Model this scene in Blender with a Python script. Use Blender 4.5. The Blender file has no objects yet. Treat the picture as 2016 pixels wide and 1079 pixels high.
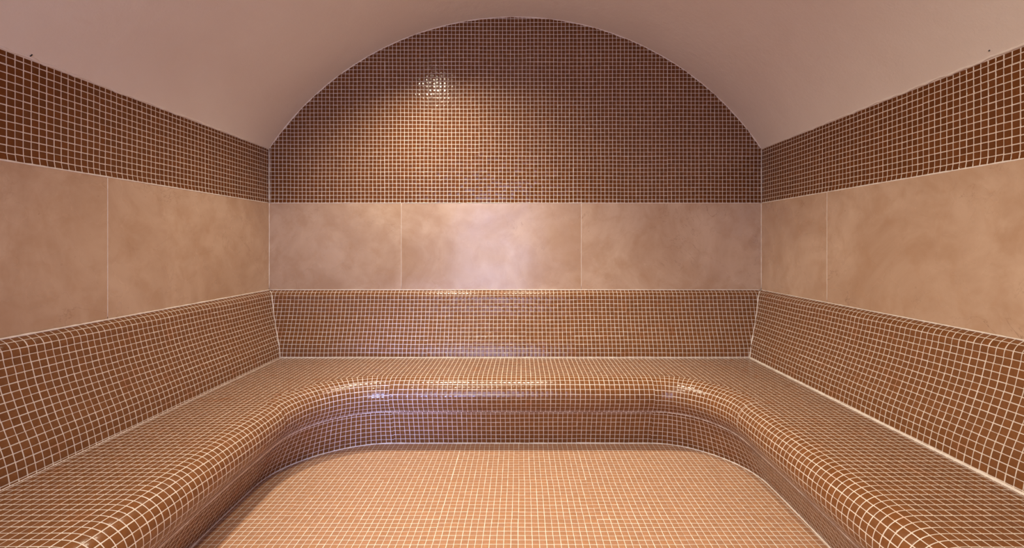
import bpy, bmesh, math, random
from mathutils import Vector
random.seed(4)
S = bpy.context.scene
COL = S.collection
PI = math.pi

# ------------------------------------------------------------------ camera
F = 927.0; VPX = 1026.0; HY = 480.0          # focal length in px, vanishing point
EYE = 1.10                                   # camera height above the floor
cam = bpy.data.cameras.new('camera'); co = bpy.data.objects.new('camera', cam); COL.objects.link(co)
cam.sensor_fit = 'HORIZONTAL'; cam.sensor_width = 36.0; cam.lens = 36.0 * F / 2016.0
cam.shift_x = -(VPX - 1008.0) / 2016.0; cam.shift_y = -(539.5 - HY) / 2016.0
cam.clip_start = 0.02
co.location = (0, 0, EYE); co.rotation_euler = (PI / 2, 0, 0)
S.camera = co
# ------------------------------------------------------------------ world, exposure
w = bpy.data.worlds.new('world'); S.world = w; w.use_nodes = True
w.node_tree.nodes['Background'].inputs[0].default_value = (0.5, 0.42, 0.36, 1)
w.node_tree.nodes['Background'].inputs[1].default_value = 0.05
S.view_settings.view_transform = 'Standard'; S.view_settings.look = 'None'
S.view_settings.gamma = 1.0; S.view_settings.use_curve_mapping = False
S.view_settings.exposure = 1.80

# ------------------------------------------------------------------ dimensions
XL, XR, YB, YF = -1.676, 1.598, 3.132, -1.05   # wall faces (YF is behind the camera)
Z_SLAB0, Z_SLAB1 = 0.790, 1.370
P = 0.02615                                    # mosaic pitch
ACX, AR = -0.0389, 1.9686; ACZ = 2.610 - AR    # vault circle
SEAT = EYE - 0.724
def vault_z(x): return ACZ + math.sqrt(max(0, AR * AR - (x - ACX) ** 2))
XLM, XRM, YBM = XL - 0.004, XR + 0.004, YB + 0.003   # mosaic band faces

# ------------------------------------------------------------------ lights
def light(name, kind, loc, target, color, power, **k):
    d = bpy.data.lights.new(name, kind); o = bpy.data.objects.new(name, d); COL.objects.link(o)
    o.location = loc
    o.rotation_euler = (Vector(target) - Vector(loc)).to_track_quat('-Z', 'Y').to_euler()
    d.color = color; d.energy = power
    for a, b in k.items(): setattr(d, a, b)
    return o
WARM = (1.0, 0.87, 0.66)
# x, y, watts, cone in degrees, how far it is tipped square to the vault, lens brightness
LAMPS = [(-0.70, 2.47, 36, 140, .5, 8), (-0.70, 0.90, 46, 122, 1.6, 16), (0.0, 2.38, 34, 82, 0., 2), (0.0, 1.30, 9, 84, 0., 2), (-0.70, -0.62, 24, 130, 1.8, 8)]  # last lamp is an added fill behind the camera, lifting the right side
for (x, y, e, cone, tip, em) in LAMPS:
    z = vault_z(x) - 0.035
    light('downlight_beam', 'SPOT', (x, y, z), (x + (ACX - x) * tip, y, z + (ACZ - z)), WARM, e, spot_size=math.radians(cone), spot_blend=1.0, shadow_soft_size=0.03)
light('doorway_daylight_and_fill', 'AREA', (-0.44, YF - 0.03, 1.06), (-0.50, 3, 0.85), (0.56, 0.64, 1.0), 6.5, shape='RECTANGLE', size=1.10, size_y=2.0, spread=math.radians(110))

light('doorway_daylight_and_fill', 'AREA', (-0.70, YF - 0.02, 0.13), (-0.72, 2.55, 0.26), (0.30, 0.42, 1.0), .36, shape='RECTANGLE', size=0.40, size_y=0.20, spread=math.radians(17))  # added low cool light, unseen; tints the left part of the riser blue

# ------------------------------------------------------------------ materials
class NT:
    def __init__(s, name):
        s.m = bpy.data.materials.new(name); s.m.use_nodes = True
        s.t = s.m.node_tree; s.b = s.t.nodes['Principled BSDF']
    def n(s, typ, **k):
        x = s.t.nodes.new(typ)
        for a, b in k.items(): setattr(x, a, b)
        return x
    def put(s, sock, v):
        if isinstance(v, bpy.types.NodeSocket): s.t.links.new(v, sock)
        elif v is not None: sock.default_value = v
    def math(s, op, a, b=None, c=None, clamp=False):
        x = s.n('ShaderNodeMath', operation=op, use_clamp=clamp)
        for i, v in enumerate((a, b, c)): s.put(x.inputs[i], v)
        return x.outputs[0]
    def vec(s, op, a, b=None, scale=None):
        x = s.n('ShaderNodeVectorMath', operation=op); s.put(x.inputs[0], a); s.put(x.inputs[1], b)
        if scale is not None: s.put(x.inputs['Scale'], scale)
        return x.outputs[0]
    def sep(s, v):
        x = s.n('ShaderNodeSeparateXYZ'); s.put(x.inputs[0], v); return x.outputs
    def wn(s, v, dim='2D'):
        x = s.n('ShaderNodeTexWhiteNoise', noise_dimensions=dim); s.put(x.inputs['Vector'], v); return x.outputs
    def noise(s, v, scale, detail=3, rough=.5, dist=0):
        x = s.n('ShaderNodeTexNoise'); s.put(x.inputs['Vector'], v)
        x.inputs['Scale'].default_value = scale; x.inputs['Detail'].default_value = detail
        x.inputs['Roughness'].default_value = rough; x.inputs['Distortion'].default_value = dist
        return x.outputs
    def maprange(s, v, a, b, c=0., d=1., smooth=False):
        x = s.n('ShaderNodeMapRange', interpolation_type='SMOOTHSTEP' if smooth else 'LINEAR')
        for i, q in enumerate((v, a, b, c, d)): s.put(x.inputs[i], q)
        return x.outputs[0]
    def mix(s, f, a, b, blend='MIX'):
        x = s.n('ShaderNodeMix', data_type='RGBA', blend_type=blend)
        s.put(x.inputs[0], f); s.put(x.inputs[6], a); s.put(x.inputs[7], b); return x.outputs[2]
    def bump(s, h, strength=1., dist=1., normal=None):
        x = s.n('ShaderNodeBump'); x.inputs['Strength'].default_value = strength
        x.inputs['Distance'].default_value = dist; s.put(x.inputs['Height'], h)
        if normal is not None: s.put(x.inputs['Normal'], normal)
        return x.outputs[0]

def mosaic(name, tile, grout, rough, groutw=0.0029, tilt=0.00045, var=0.12, sheet=0.0018, stain=0.0):
    n = NT(name)
    uv = n.n('ShaderNodeUVMap').outputs[0]
    sid = n.vec('FLOOR', n.vec('SCALE', uv, scale=1 / (12 * P)))
    so = n.vec('SCALE', n.vec('SUBTRACT', n.wn(sid)[1], (.5, .5, .5)), scale=sheet)
    wob = n.vec('SCALE', n.vec('SUBTRACT', n.noise(uv, 2.6, 2)[1], (.5, .5, .5)), scale=0.006)
    q = n.vec('ADD', n.vec('ADD', uv, so), wob)
    g = n.vec('SCALE', q, scale=1 / P)
    cell = n.vec('FLOOR', g)
    rnd = n.wn(cell)
    fr = n.vec('SUBTRACT', n.vec('FRACTION', g), (.5, .5, .5))
    rc = n.vec('SUBTRACT', rnd[1], (.5, .5, .5))
    fr = n.vec('ADD', fr, n.vec('SCALE', rc, scale=0.035))
    fx, fy, _ = n.sep(fr)
    ax = n.math('ABSOLUTE', fx); ay = n.math('ABSOLUTE', fy)
    h = .5 - groutw / 2 / P
    # rounded box distance
    dx = n.math('MAXIMUM', n.math('SUBTRACT', ax, h - .05), 0.); dy = n.math('MAXIMUM', n.math('SUBTRACT', ay, h - .05), 0.)
    d = n.math('SQRT', n.math('ADD', n.math('MULTIPLY', dx, dx), n.math('MULTIPLY', dy, dy)))
    mask = n.maprange(d, .035, .065, 1., 0.)                      # 1 on tile
    edge = n.maprange(d, -.0, .07, 1., 0., True)
    r1, r2, r3 = n.sep(rnd[1])
    # tile colour
    mott = n.noise(q, 90, 3)[0]
    val = n.math('ADD', n.math('MULTIPLY', n.math('SUBTRACT', r1, .5), 2 * var), 1.)
    val = n.math('MULTIPLY', val, n.maprange(mott, .3, .7, .9, 1.1))
    tc = n.vec('SCALE', tile, scale=val)
    tc = n.mix(n.math('MULTIPLY', r2, .25), tc, (tile[0] * .9, tile[1] * 1.02, tile[2] * 1.5, 1))
    gv = n.noise(q, 30, 4)[0]
    gc = n.mix(n.maprange(gv, .35, .7), (*grout, 1), (grout[0] * .86, grout[1] * .82, grout[2] * .78, 1))
    if stain:
        sv = n.maprange(n.noise(q, 9, 3)[0], .60, .72, 0., stain)
        gc = n.mix(sv, gc, (.62, .25, .10, 1))
    n.put(n.b.inputs['Base Color'], n.mix(mask, gc, tc))
    ro = n.math('ADD', n.math('MULTIPLY', r3, .10), rough)
    n.put(n.b.inputs['Roughness'], n.math('ADD', n.math('MULTIPLY', mask, n.math('SUBTRACT', ro, .8)), .8))
    n.b.inputs['Specular IOR Level'].default_value = .42
    # relief: recessed joints, slightly cushioned tiles, each tipped its own way
    tl = n.math('ADD', n.math('MULTIPLY', n.math('MULTIPLY', n.math('SUBTRACT', r1, .5), fx), tilt * 2),
                n.math('MULTIPLY', n.math('MULTIPLY', n.math('SUBTRACT', r3, .5), fy), tilt * 2))
    cush = n.math('MULTIPLY', n.math('ADD', n.math('MULTIPLY', fx, fx), n.math('MULTIPLY', fy, fy)), -0.0021)
    fine = n.math('MULTIPLY', n.noise(q, 160, 2)[0], 0.00022)
    hh = n.math('ADD', n.math('MULTIPLY', edge, 0.0007), n.math('ADD', tl, n.math('ADD', cush, fine)))
    n.put(n.b.inputs['Normal'], n.bump(hh))
    return n.m

TILE = (.145, .046, .010)
GROUT = (.84, .77, .68)
M = {}
M['mosaic'] = mosaic('brown_glass_mosaic', TILE, (.78, .68, .59), .10, tilt=.0010)
M['bench'] = mosaic('brown_bench_mosaic', (.195, .074, .022), (.79, .70, .61), .16, tilt=.0007, groutw=.0027, sheet=.0012, stain=.55, var=.09)
M['floor'] = mosaic('matte_floor_mosaic', (.40, .20, .10), GROUT, .50, groutw=.0023, var=.05, sheet=.0026)

def stone():
    n = NT('polished_beige_stone')
    co_ = n.n('ShaderNodeTexCoord').outputs['Object']
    info = n.n('ShaderNodeObjectInfo').outputs['Random']
    off = n.n('ShaderNodeCombineXYZ'); n.put(off.inputs[0], n.math('MULTIPLY', info, 31.)); n.put(off.inputs[2], n.math('MULTIPLY', info, 17.))
    p = n.vec('ADD', co_, off.outputs[0])
    a = n.noise(p, 2.2, 6, .62, .9)[0]; b = n.noise(p, 9, 5, .6, .4)[0]
    c = n.mix(n.maprange(a, .34, .68), (.45, .292, .190, 1), (.60, .435, .310, 1))
    c = n.mix(n.maprange(b, .46, .66, 0., .50), c, (.43, .262, .155, 1))
    # thin wandering cracks, only in places
    v = n.noise(p, 2.0, 7, .62, 1.2)[0]
    ln = n.maprange(n.math('ABSOLUTE', n.math('SUBTRACT', v, .5)), 0., .0035, 1., 0.)
    gate = n.maprange(n.noise(n.vec('ADD', p, (7., 3., 5.)), 2.6, 2)[0], .50, .60, 0., .65)
    c = n.mix(n.math('MULTIPLY', ln, gate), c, (.23, .12, .07, 1))
    sp = n.maprange(n.noise(p, 42, 2)[0], .74, .79, 0., .30)
    c = n.mix(sp, c, (.26, .14, .08, 1))
    n.put(n.b.inputs['Base Color'], c)
    n.put(n.b.inputs['Roughness'], n.maprange(n.noise(p, 5, 3)[0], .3, .7, .20, .34))
    n.b.inputs['Coat Weight'].default_value = .08; n.b.inputs['Coat Roughness'].default_value = .08
    n.put(n.b.inputs['Normal'], n.bump(n.math('MULTIPLY', n.noise(p, 3, 2)[0], .003)))
    return n.m
M['stone'] = stone()

def plaster():
    n = NT('fine_pink_plaster')
    p = n.n('ShaderNodeTexCoord').outputs['Object']
    a = n.noise(p, 1.3, 4, .6, .4)[0]; b = n.noise(p, 120, 3, .6)[0]
    c = n.mix(n.maprange(a, .35, .7), (.80, .725, .645, 1), (.75, .66, .575, 1))
    pt = n.maprange(n.noise(p, 4.5, 5, .7, .8)[0], .62, .74, 0., .45)
    c = n.mix(pt, c, (.72, .60, .53, 1))
    n.put(n.b.inputs['Base Color'], c); n.b.inputs['Roughness'].default_value = .72
    h = n.math('ADD', n.math('MULTIPLY', b, .0009), n.math('MULTIPLY', n.noise(p, 14, 3)[0], .003))
    n.put(n.b.inputs['Normal'], n.bump(h, .8))
    return n.m
M['plaster'] = plaster()

def plain(name, rgb, rough, metal=0., bumpy=0., emit=None):
    n = NT(name); p = n.n('ShaderNodeTexCoord').outputs['Object']
    v = n.noise(p, 60, 3)[0]
    n.put(n.b.inputs['Base Color'], n.mix(n.maprange(v, .3, .7), (*rgb, 1), (rgb[0] * .88, rgb[1] * .86, rgb[2] * .84, 1)))
    n.b.inputs['Roughness'].default_value = rough; n.b.inputs['Metallic'].default_value = metal
    if bumpy: n.put(n.b.inputs['Normal'], n.bump(n.math('MULTIPLY', n.noise(p, 150, 3)[0], bumpy)))
    if emit:
        n.b.inputs['Emission Color'].default_value = (*emit[0], 1); n.b.inputs['Emission Strength'].default_value = emit[1]
    return n.m
M['grout'] = plain('cream_grout', (.86, .79, .71), .8, bumpy=.001)
M['dark'] = plain('black_wire', (.015, .012, .010), .5)
M['steel'] = plain('brushed_steel', (.62, .60, .58), .3, 1.)
for e_ in (2, 8, 16): M['lens%d' % e_] = plain('lamp_lens', (.9, .85, .8), .3, emit=((1, .88, .75), e_))
M['render'] = plain('grey_screed', (.30, .25, .22), .9)

# ------------------------------------------------------------------ mesh helpers
def link(name, bm, mat, parent=None, smooth=False):
    me = bpy.data.meshes.new(name); bm.to_mesh(me); bm.free()
    me.materials.append(mat)
    if smooth:
        for p in me.polygons: p.use_smooth = True
    o = bpy.data.objects.new(name, me); COL.objects.link(o)
    if parent: o.parent = parent
    return o
def box(bm, x0, x1, y0, y1, z0, z1):
    v = [bm.verts.new((x, y, z)) for x in (x0, x1) for y in (y0, y1) for z in (z0, z1)]
    for f in ((0, 1, 3, 2), (4, 6, 7, 5), (0, 4, 5, 1), (2, 3, 7, 6), (0, 2, 6, 4), (1, 5, 7, 3)):
        bm.faces.new([v[i] for i in f])
def grid(bm, rows, uvs, flip=False):
    """rows[i][j] points and uvs[i][j]; uv stored per loop so seams may jump"""
    L = bm.loops.layers.uv.verify()
    V = [[bm.verts.new(p) for p in r] for r in rows]
    for i in range(len(rows) - 1):
        for j in range(len(rows[0]) - 1):
            idx = [(i, j), (i + 1, j), (i + 1, j + 1), (i, j + 1)]
            if flip: idx.reverse()
            f = bm.faces.new([V[a][b] for a, b in idx]); f.smooth = True
            for l, (a, b) in zip(f.loops, idx): l[L].uv = uvs[a][b]
def tube(bm, pts, r, seg=8, jit=0., rad=None):
    """a bead of mortar along a polyline, its thickness wandering a little"""
    rings = []
    n = len(pts)
    for i, p in enumerate(pts):
        a = Vector(pts[max(0, i - 1)]); b = Vector(pts[min(n - 1, i + 1)])
        t = (b - a).normalized()
        up = Vector((0, 0, 1)) if abs(t.z) < .9 else Vector((0, 1, 0))
        s = t.cross(up).normalized(); u = s.cross(t)
        rr = r * (1 + random.uniform(-jit, jit))
        ring = [bm.verts.new(Vector(p) + (s * math.cos(2 * PI * k / seg) + u * math.sin(2 * PI * k / seg)) * rr) for k in range(seg)]
        rings.append(ring)
    for a, b in zip(rings, rings[1:]):
        for k in range(seg): bm.faces.new((a[k], a[(k + 1) % seg], b[(k + 1) % seg], b[k]))
    bm.faces.new(rings[0][::-1]); bm.faces.new(rings[-1])
def line(a, b, step=.02):
    a = Vector(a); b = Vector(b); n = max(2, int((b - a).length / step))
    return [a.lerp(b, i / n) for i in range(n + 1)]
def bead(pts, r, parent, name='grout_line', jit=.25, mat='grout'):
    bm = bmesh.new(); tube(bm, pts, r, jit=jit)
    return link(name, bm, M[mat], parent, True)
def structure(o): o['kind'] = 'structure'; return o

# ------------------------------------------------------------------ floor
bm = bmesh.new(); box(bm, XL - .1, XR + .1, YF - .1, YB + .1, -.10, 0.)
L = bm.loops.layers.uv.verify()
for f in bm.faces:
    for l in f.loops: l[L].uv = (l.vert.co.x + 0.0123, l.vert.co.y + .004)
floor = structure(link('floor', bm, M['floor']))

# ------------------------------------------------------------------ ceiling vault (plaster shell, 8 cm thick)
bm = bmesh.new()
NX = 96; x0, x1 = XL - .012, XR + .012
def vpt(x, y, r=0.):
    a = math.atan2(vault_z(x) - ACZ, x - ACX)
    return Vector((ACX + (AR + r) * math.cos(a), y, ACZ + (AR + r) * math.sin(a)))
a0 = math.acos((x0 - ACX) / AR); a1 = math.acos((x1 - ACX) / AR)
angs = [a0 + (a1 - a0) * i / NX for i in range(NX + 1)]
ys = [YF - .05 + (YB + .05 - YF + .05) * j / 40 for j in range(41)]
def vp(a, y, r): return (ACX + (AR + r) * math.cos(a), y, ACZ + (AR + r) * math.sin(a))
rows = [[vp(a, y, 0) for y in ys] for a in angs]
grid(bm, rows, [[(0, 0)] * 41] * (NX + 1), flip=True)
rows = [[vp(a, y, .08) for y in (ys[0], ys[-1])] for a in angs]
grid(bm, rows, [[(0, 0)] * 2] * (NX + 1))
ceiling = structure(link('ceiling', bm, M['plaster'], smooth=True))
# rough plaster lip where the vault meets the tiled walls
def wob(i, s=1.): return .0016 * s * (math.sin(i * .31) + math.sin(i * .83 + 1) + random.uniform(-.8, .8))
pts = []
N = 260
for i in range(N + 1):
    a = math.acos((XL + .002 - ACX) / AR) + (math.acos((XR - .002 - ACX) / AR) - math.acos((XL + .002 - ACX) / AR)) * i / N
    pts.append((ACX + (AR + wob(i, .6)) * math.cos(a), YB + .002, ACZ + (AR + wob(i, .6)) * math.sin(a)))
bead(pts, .0042, ceiling, 'plaster_lip', .35, 'plaster')
for X, sx in ((XL, 1), (XR, -1)):
    zz = vault_z(X)
    pts = [(X - .002 * sx, YF + (YB - YF) * i / 300, zz + wob(i) - .001) for i in range(301)]
    bead(pts, .0055, ceiling, 'plaster_lip', .3, 'plaster')

# ------------------------------------------------------------------ back wall
bm = bmesh.new()
# solid backing up to and behind the vault
prof = [(XL - .1, -.1), (XR + .1, -.1), (XR + .1, vault_z(XR) + .02)]
for i in range(41):
    a = math.acos((XR - ACX) / AR) + (math.acos((XL - ACX) / AR) - math.acos((XR - ACX) / AR)) * i / 40
    prof.append((ACX + (AR + .05) * math.cos(a), ACZ + (AR + .05) * math.sin(a)))
prof.append((XL - .1, vault_z(XL) + .02))
va = [bm.verts.new((x, YB + .006, z)) for x, z in prof]; vb = [bm.verts.new((x, YB + .12, z)) for x, z in prof]
bm.faces.new(va); bm.faces.new(vb[::-1])
for i in range(len(va)):
    j = (i + 1) % len(va); bm.faces.new((va[j], va[i], vb[i], vb[j]))
bmesh.ops.recalc_face_normals(bm, faces=bm.faces[:])
wall_back = structure(link('wall_back', bm, M['grout']))
# arched mosaic field: columns from the band's foot to the vault
bm = bmesh.new()
xs = [XL - .003 + (XR - XL + .006) * i / 120 for i in range(121)]
UX = 0.2804
rows = [[(x, YB, Z_SLAB1 + .002), (x, YBM, Z_SLAB1 + P), (x, YBM, vault_z(min(max(x, XL), XR)) + .004)] for x in xs]
uvs = [[(p[0] + UX, p[2] - Z_SLAB1) for p in r] for r in rows]
grid(bm, rows, uvs)
mb = link('mosaic_field', bm, M['mosaic'], wall_back); mb['label'] = 'arched brown mosaic field filling the end of the vault'
def slab(wall, ax, a0, a1, z0, z1, face, sgn, name='stone_slab'):
    """one polished slab 8 mm thick; ax is the axis it runs along, face its front plane, sgn the way it faces"""
    bm = bmesh.new()
    g = .0013
    if ax == 'x': box(bm, a0 + g, a1 - g, min(face, face - sgn * .008), max(face, face - sgn * .008), z0, z1)
    else: box(bm, min(face, face - sgn * .008), max(face, face - sgn * .008), a0 + g, a1 - g, z0, z1)
    bmesh.ops.recalc_face_normals(bm, faces=bm.faces[:])
    bmesh.ops.bevel(bm, geom=bm.edges[:], offset=.0007, segments=1, affect='EDGES')
    return link(name, bm, M['stone'], wall)
jx = [XL, (790 - VPX) / 296., (1144.5 - VPX) / 296., XR]
for a, b in zip(jx, jx[1:]): slab(wall_back, 'x', a, b, Z_SLAB0 - .05, Z_SLAB1, YB, -1)
for a in jx[1:-1]: bead(line((a, YB + .0012, Z_SLAB0 + .014), (a, YB + .0012, Z_SLAB1)), .0017, wall_back, jit=.1)
bead(line((XL, YB + .001, Z_SLAB1 + .001), (XR, YB + .001, Z_SLAB1 + .001)), .0027, wall_back)

# ------------------------------------------------------------------ side walls
def side_wall(name, X, s, joints):
    """s = +1: wall on the left, facing +x"""
    bm = bmesh.new()
    box(bm, min(X - s * .006, X - s * .12), max(X - s * .006, X - s * .12), YF - .1, YB + .006, -.1, vault_z(X) + .03)
    bmesh.ops.recalc_face_normals(bm, faces=bm.faces[:])
    wl = structure(link(name, bm, M['grout']))
    bm = bmesh.new()
    yy = [YF + (YB - YF + .003) * i / 100 for i in range(101)]
    top = vault_z(X) + .008
    rows = [[(X, y, Z_SLAB1 + .002), (X - s * .0038, y, Z_SLAB1 + P * .95), (X - s * .0045, y, Z_SLAB1 + P * 2), (X - s * .0045, y, top)] for y in yy]
    uvs = [[(YB - p[1], p[2] - Z_SLAB1) for p in r] for r in rows]
    grid(bm, rows, uvs, flip=(s > 0))
    o = link('mosaic_band', bm, M['mosaic'], wl)
    for a, b in zip(joints, joints[1:]): slab(wl, 'y', a, b, Z_SLAB0 - .05, Z_SLAB1, X, s)
    for a in joints[1:-1]: bead(line((X - s * .0012, a, Z_SLAB0 + .014), (X - s * .0012, a, Z_SLAB1)), .0017, wl, jit=.1)
    bead(line((X - s * .001, YF, Z_SLAB1 + .001), (X - s * .001, YB, Z_SLAB1 + .001)), .0032, wl)
    # upright joint in the corner
    bead(line((X + s * .0005, YB - .0005, Z_SLAB0 + .014), (X + s * .0005, YB - .0005, Z_SLAB1), .03), .0022, wl, jit=.4)
    bead(line((X, YB + .001, Z_SLAB1), (X, YB + .001, vault_z(X) + .004), .02), .0026, wl, jit=.4)
    return wl
side_wall('wall_left', XL, 1, [YF, -.54, .685, 1.909, YB])
side_wall('wall_right', XR, -1, [YF, .02, 1.24, 2.461, YB])

# ------------------------------------------------------------------ wall behind the camera with a lit doorway
bm = bmesh.new()
dx0, dx1, dz = -1.02, .14, 2.10
for b_ in ((XL - .1, dx0, 0, 2.75), (dx1, XR + .1, 0, 2.75), (dx0, dx1, dz, 2.75)):
    box(bm, b_[0], b_[1], YF - .1, YF, b_[2], b_[3])
bmesh.ops.recalc_face_normals(bm, faces=bm.faces[:])
wf = structure(link('wall_front', bm, M['stone']))
bm = bmesh.new()
box(bm, dx0, dx0 + .03, YF - .1, YF + .01, 0, dz); box(bm, dx1 - .03, dx1, YF - .1, YF + .01, 0, dz); box(bm, dx0, dx1, YF - .1, YF + .01, dz - .03, dz)
bmesh.ops.recalc_face_normals(bm, faces=bm.faces[:])
link('door_frame', bm, M['steel'], wf)

# ------------------------------------------------------------------ bench
bench = bpy.data.objects.new('tiled_bench', None); COL.objects.link(bench); bench.location = (0, 0, 0)
bench['label'] = 'U-shaped built-in bench in brown mosaic with sloping backrests and rolled edge'
bench['category'] = 'bench'
BD = .149                                                  # backrest foot, out from the wall
YE = YF + .006                                                    # benches run on behind the camera
# backrest section: (out from wall, height)
key = [(.0006, .307), (.012, .3125), (.026, .322), (.036, .336), (.041, .352), (.0445, .375), (.052, .405), (.066, .4627), (.087, .525),
       (.105, .575), (.128, .6335), (.141, .680), (BD, .7245)]
def catmull(k, n=6):
    out = []
    for i in range(len(k) - 1):
        p0 = k[max(0, i - 1)]; p1 = k[i]; p2 = k[i + 1]; p3 = k[min(len(k) - 1, i + 2)]
        for j in range(n):
            t = j / n
            out.append(tuple(.5 * (2 * p1[c] + (p2[c] - p0[c]) * t + (2 * p0[c] - 5 * p1[c] + 4 * p2[c] - p3[c]) * t * t + (3 * p1[c] - p0[c] - 3 * p2[c] + p3[c]) * t ** 3) for c in (0, 1)))
    out.append(k[-1]); return out
bp = [(d, EYE - h) for d, h in catmull(key)]
bl = [0.]
for a, b in zip(bp, bp[1:]): bl.append(bl[-1] + math.hypot(b[0] - a[0], b[1] - a[1]))
def backrest(kind):
    bm = bmesh.new(); n = 80
    rows = []; uvs = []
    for i in range(n + 1):
        t = i / n; r = []; q = []
        for (d, z), l in zip(bp, bl):
            if kind == 'back': x = (XL + d) + (XR - XL - 2 * d) * t; p = (x, YB - d, z); uv = (x + UX + .003, -l)
            elif kind == 'left': y = YE + (YB - d - YE) * t; p = (XL + d, y, z); uv = (YB - y, -l)
            else: y = YE + (YB - d - YE) * t; p = (XR - d, y, z); uv = (YB - y + .007, -l)
            r.append(p); q.append(uv)
        rows.append(r); uvs.append(q)
    # body behind the tiles: return to the wall at foot level keeps it a solid
    grid(bm, rows, uvs, flip=(kind != 'right'))
    bmesh.ops.recalc_face_normals(bm, faces=bm.faces[:])
    c = Vector((0, 0.5, 1.2)); f = bm.faces[len(bm.faces) // 2] if hasattr(bm.faces, 'ensure_lookup_table') and not bm.faces.ensure_lookup_table() else None
    if f and (c - f.calc_center_median()).dot(f.normal) < 0: bmesh.ops.reverse_faces(bm, faces=bm.faces[:])
    o = link('backrest', bm, M['bench'], bench)
    o['label'] = {'back': 'far backrest under the three stone slabs', 'left': 'left backrest', 'right': 'right backrest'}[kind]
    return o
for k_ in ('left', 'back', 'right'): backrest(k_)

# plan curve where the flat seat starts to roll over, in pieces: (points, tangents are numeric)
YS = 2.60
def seg_line(a, b, n): return [Vector((a[0] + (b[0] - a[0]) * i / n, a[1] + (b[1] - a[1]) * i / n)) for i in range(n + 1)]
LC = (-.70, 2.13, .47, .47); RC = (.712, 2.15, .38, .45)
def smooth_x(y, yc, xc, near):                      # side edge drifts a little toward the room near the camera
    t = max(0., min(1., (yc - y) / 1.2)); return xc + (near - xc) * t * t * (3 - 2 * t)
left = [Vector((smooth_x(y, LC[1], LC[0] - LC[2], -1.128), y)) for y in [YE + (LC[1] - YE) * i / 60 for i in range(61)]]
lcor = [Vector((LC[0] - LC[2] * math.cos(t), LC[1] + LC[3] * math.sin(t))) for t in [PI / 2 * i / 40 for i in range(41)]]
back = seg_line((LC[0], YS), (RC[0], YS), 40)
rcor = [Vector((RC[0] + RC[2] * math.sin(t), RC[1] + RC[3] * math.cos(t))) for t in [PI / 2 * i / 40 for i in range(41)]]
right = [Vector((smooth_x(y, RC[1], RC[0] + RC[2], 1.058), y)) for y in [RC[1] + (YE - RC[1]) * i / 60 for i in range(61)]]
pieces = [('left', left), ('lcor', lcor), ('back', back), ('rcor', rcor), ('right', right)]
curve = []                                          # one curve; remember piece bounds
bounds = []
for nm, pts in pieces:
    st = len(curve) - 1 if curve else 0
    curve += pts if not curve else pts[1:]
    bounds.append((nm, st, len(curve) - 1))
nrm = []
for i in range(len(curve)):
    t = (curve[min(i + 1, len(curve) - 1)] - curve[max(i - 1, 0)]).normalized()
    nrm.append(Vector((t.y, -t.x)))                 # to the right of travel = into the room
# roll-over section
angk = [4, 14, 32, 47, 64, 79, 95, 111, 124, 130]
def ang(t):
    t = max(0., min(len(angk) - 1.001, t - .5)); i = int(t); return math.radians(angk[i] + (angk[i + 1] - angk[i]) * (t - i))
roll = [(0., 0., 0.)]; o_, z_ = 0., 0.
n_ = 60; ds = len(angk) * P / n_
for i in range(n_):
    a = ang((i + .5) / n_ * len(angk)); o_ += ds * math.cos(a); z_ -= ds * math.sin(a); roll.append((o_, z_, (i + 1) * ds))
sc = .181 / -roll[-1][1]
roll = [(a * sc, b * sc, c) for a, b, c in roll]
OUT = roll[-1][0]
def station_uv(nm, i, st, en, arc0, length, phase=0.):
    c = curve[i]
    if nm == 'left': return (c.x + length + phase, c.y)
    if nm == 'right': return (c.x - length + phase, c.y)
    if nm == 'back': return (c.x, YS - length + phase)
    s = sum((curve[k + 1] - curve[k]).length for k in range(st, i)); full = sum((curve[k + 1] - curve[k]).length for k in range(st, en))
    if nm == 'lcor': return (LC[0] - (full - s) * .96, YS - length + phase + .004)
    return (RC[0] + s * .96, YS - length + phase + .004)
def sweep(name, section, shift_u=0.):
    bm = bmesh.new()
    for nm, st, en in bounds:
        rows = []; uvs = []
        for i in range(st, en + 1):
            r = []; q = []
            for (o, z, l) in section(i):
                p = curve[i] + nrm[i] * o; r.append((p.x, p.y, SEAT + z))
                u, v = station_uv(nm, i, st, en, 0, l)
                if nm in ('left', 'right'): v += shift_u
                else: u += shift_u
                q.append((u, v))
            rows.append(r); uvs.append(q)
        grid(bm, rows, uvs, flip=True)
    bmesh.ops.remove_doubles(bm, verts=bm.verts[:], dist=1e-5)
    return link(name, bm, M['bench'], bench)
sweep('rolled_edge', lambda i: roll)
def base_out(i):
    c = curve[i]; t = max(0., min(1., (2.60 - c.y) / .45)); return .004 + (-.037 - .004) * t * t * (3 - 2 * t)
def riser(i):
    b = base_out(i); r = []; z0 = roll[-1][1]; H = SEAT + z0
    for k in range(9):
        t = k / 8; o = OUT - .004 + (b - OUT + .004) * (t ** .85); r.append((o, z0 - H * t + .0015 * (k == 0), .31 + H * 1.03 * t))
    return r
sweep('riser', riser, .009)
bead([(*(curve[i] + nrm[i] * (OUT - .001)), SEAT + roll[-1][1]) for i in range(len(curve))], .0028, bench, jit=.3)
bead([(*(curve[i] + nrm[i] * (base_out(i) + .001)), .0005) for i in range(len(curve))], .0034, bench, jit=.4)
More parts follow.
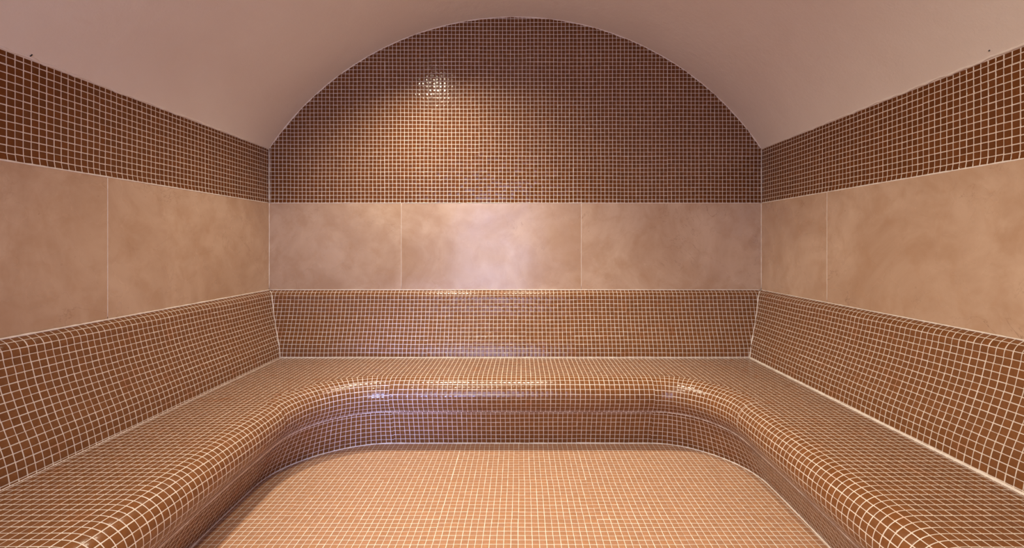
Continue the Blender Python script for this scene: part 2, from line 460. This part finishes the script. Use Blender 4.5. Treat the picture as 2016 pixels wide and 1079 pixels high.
# flat seat
bm = bmesh.new(); L = bm.loops.layers.uv.verify()
outer = [(XR - BD + .004, YE), (XR - BD + .004, YB - BD + .004), (XL + BD - .004, YB - BD + .004), (XL + BD - .004, YE)]
vs = [bm.verts.new((c.x, c.y, SEAT)) for c in curve] + [bm.verts.new((x, y, SEAT)) for x, y in outer]
f = bm.faces.new(vs)
f.normal_update()
if f.normal.z < 0: f.normal_flip()
for l in f.loops: l[L].uv = (l.vert.co.x, l.vert.co.y)
bmesh.ops.triangulate(bm, faces=bm.faces[:])
link('seat', bm, M['bench'], bench)
# mortar beads: seat against backrests, mitred corners, top edges
yb = YB - BD
bead(line((XL + BD, YE, SEAT), (XL + BD, yb, SEAT)), .0018, bench)
bead(line((XR - BD, YE, SEAT + .001), (XR - BD, yb, SEAT + .001)), .0050, bench)
bead(line((XL + BD, yb, SEAT + .001), (XR - BD, yb, SEAT + .001)), .0028, bench)
bead([(XL + d + .001, YB - d - .001, z) for d, z in bp[::3] if d > .008], .0028, bench, jit=.4)
bead([(XR - d - .001, YB - d - .001, z) for d, z in bp[::3] if d > .008], .0036, bench, jit=.4)
zt = EYE - .3065
bead(line((XL + .0052, YE + .006, zt), (XL + .0052, YB - .006, zt)), .0036, bench)
bead(line((XR - .0042, YE + .006, zt), (XR - .0042, YB - .006, zt)), .0028, bench)
bead(line((XL + .006, YB - .004, zt), (XR - .006, YB - .004, zt)), .0026, bench)

# ------------------------------------------------------------------ wire ends left in the plaster
def on_vault(px, py):
    d = Vector(((px - VPX) / F, 1., (HY - py) / F)); o = Vector((0, 0, EYE))
    A = d.x ** 2 + d.z ** 2; B = 2 * (d.x * (o.x - ACX) + d.z * (o.z - ACZ)); C = (o.x - ACX) ** 2 + (o.z - ACZ) ** 2 - AR ** 2
    return o + d * ((-B + math.sqrt(B * B - 4 * A * C)) / (2 * A))
def wire(px, py, vec, r, label):
    p = on_vault(px, py); n = Vector((ACX - p.x, 0, ACZ - p.z)).normalized()
    bm = bmesh.new()
    a = p - n * .004; b = p + n * .003 + Vector(vec) * .5; c = p + n * .004 + Vector(vec)
    tube(bm, [a, p, b, c], r, 8, .15)
    o = link('wire_end', bm, M['dark'], None, True); o['label'] = label; o['category'] = 'wire'
wire(57, 112, (.004, .004, .012), .0021, 'short black wire end sticking out above the mosaic of the left wall')
wire(1948, 99, (.002, .001, -.001), .0019, 'tiny black wire stub in the plaster near the right wall')

# ------------------------------------------------------------------ downlights (above and behind the frame)
for (x, y, e, cone, tip, em), lab in zip(LAMPS, ('round ceiling downlight over the left bench nearest the mosaic end wall', 'round ceiling downlight over the left bench half way along the vault',
        'round ceiling downlight at the crown nearest the mosaic end wall', 'round ceiling downlight at the crown half way along the vault', 'added round ceiling fill light just inside the doorway, unseen')):
    z = vault_z(x)
    e_ = bpy.data.objects.new('downlight', None); COL.objects.link(e_); e_.location = (x, y, z); e_['label'] = lab; e_['category'] = 'lamp'
    bm = bmesh.new()
    seg = 32; ri, ro_ = .026, .040
    ring = lambda r, zz: [bm.verts.new((r * math.cos(2 * PI * k / seg), r * math.sin(2 * PI * k / seg), zz)) for k in range(seg)]
    rr = [ring(ro_, .05), ring(ro_, -.004), ring(ro_ - .003, -.008), ring(ri + .002, -.008), ring(ri, -.004), ring(ri, .02)]
    for a, b in zip(rr, rr[1:]):
        for k in range(seg): bm.faces.new((a[k], b[k], b[(k + 1) % seg], a[(k + 1) % seg]))
    bmesh.ops.recalc_face_normals(bm, faces=bm.faces[:])
    link('trim_ring', bm, M['steel'], e_, True)
    bm = bmesh.new(); v = ring(ri - .001, -.0075); bm.faces.new(v[::-1])
    link('lens', bm, M['lens%d' % em], e_)
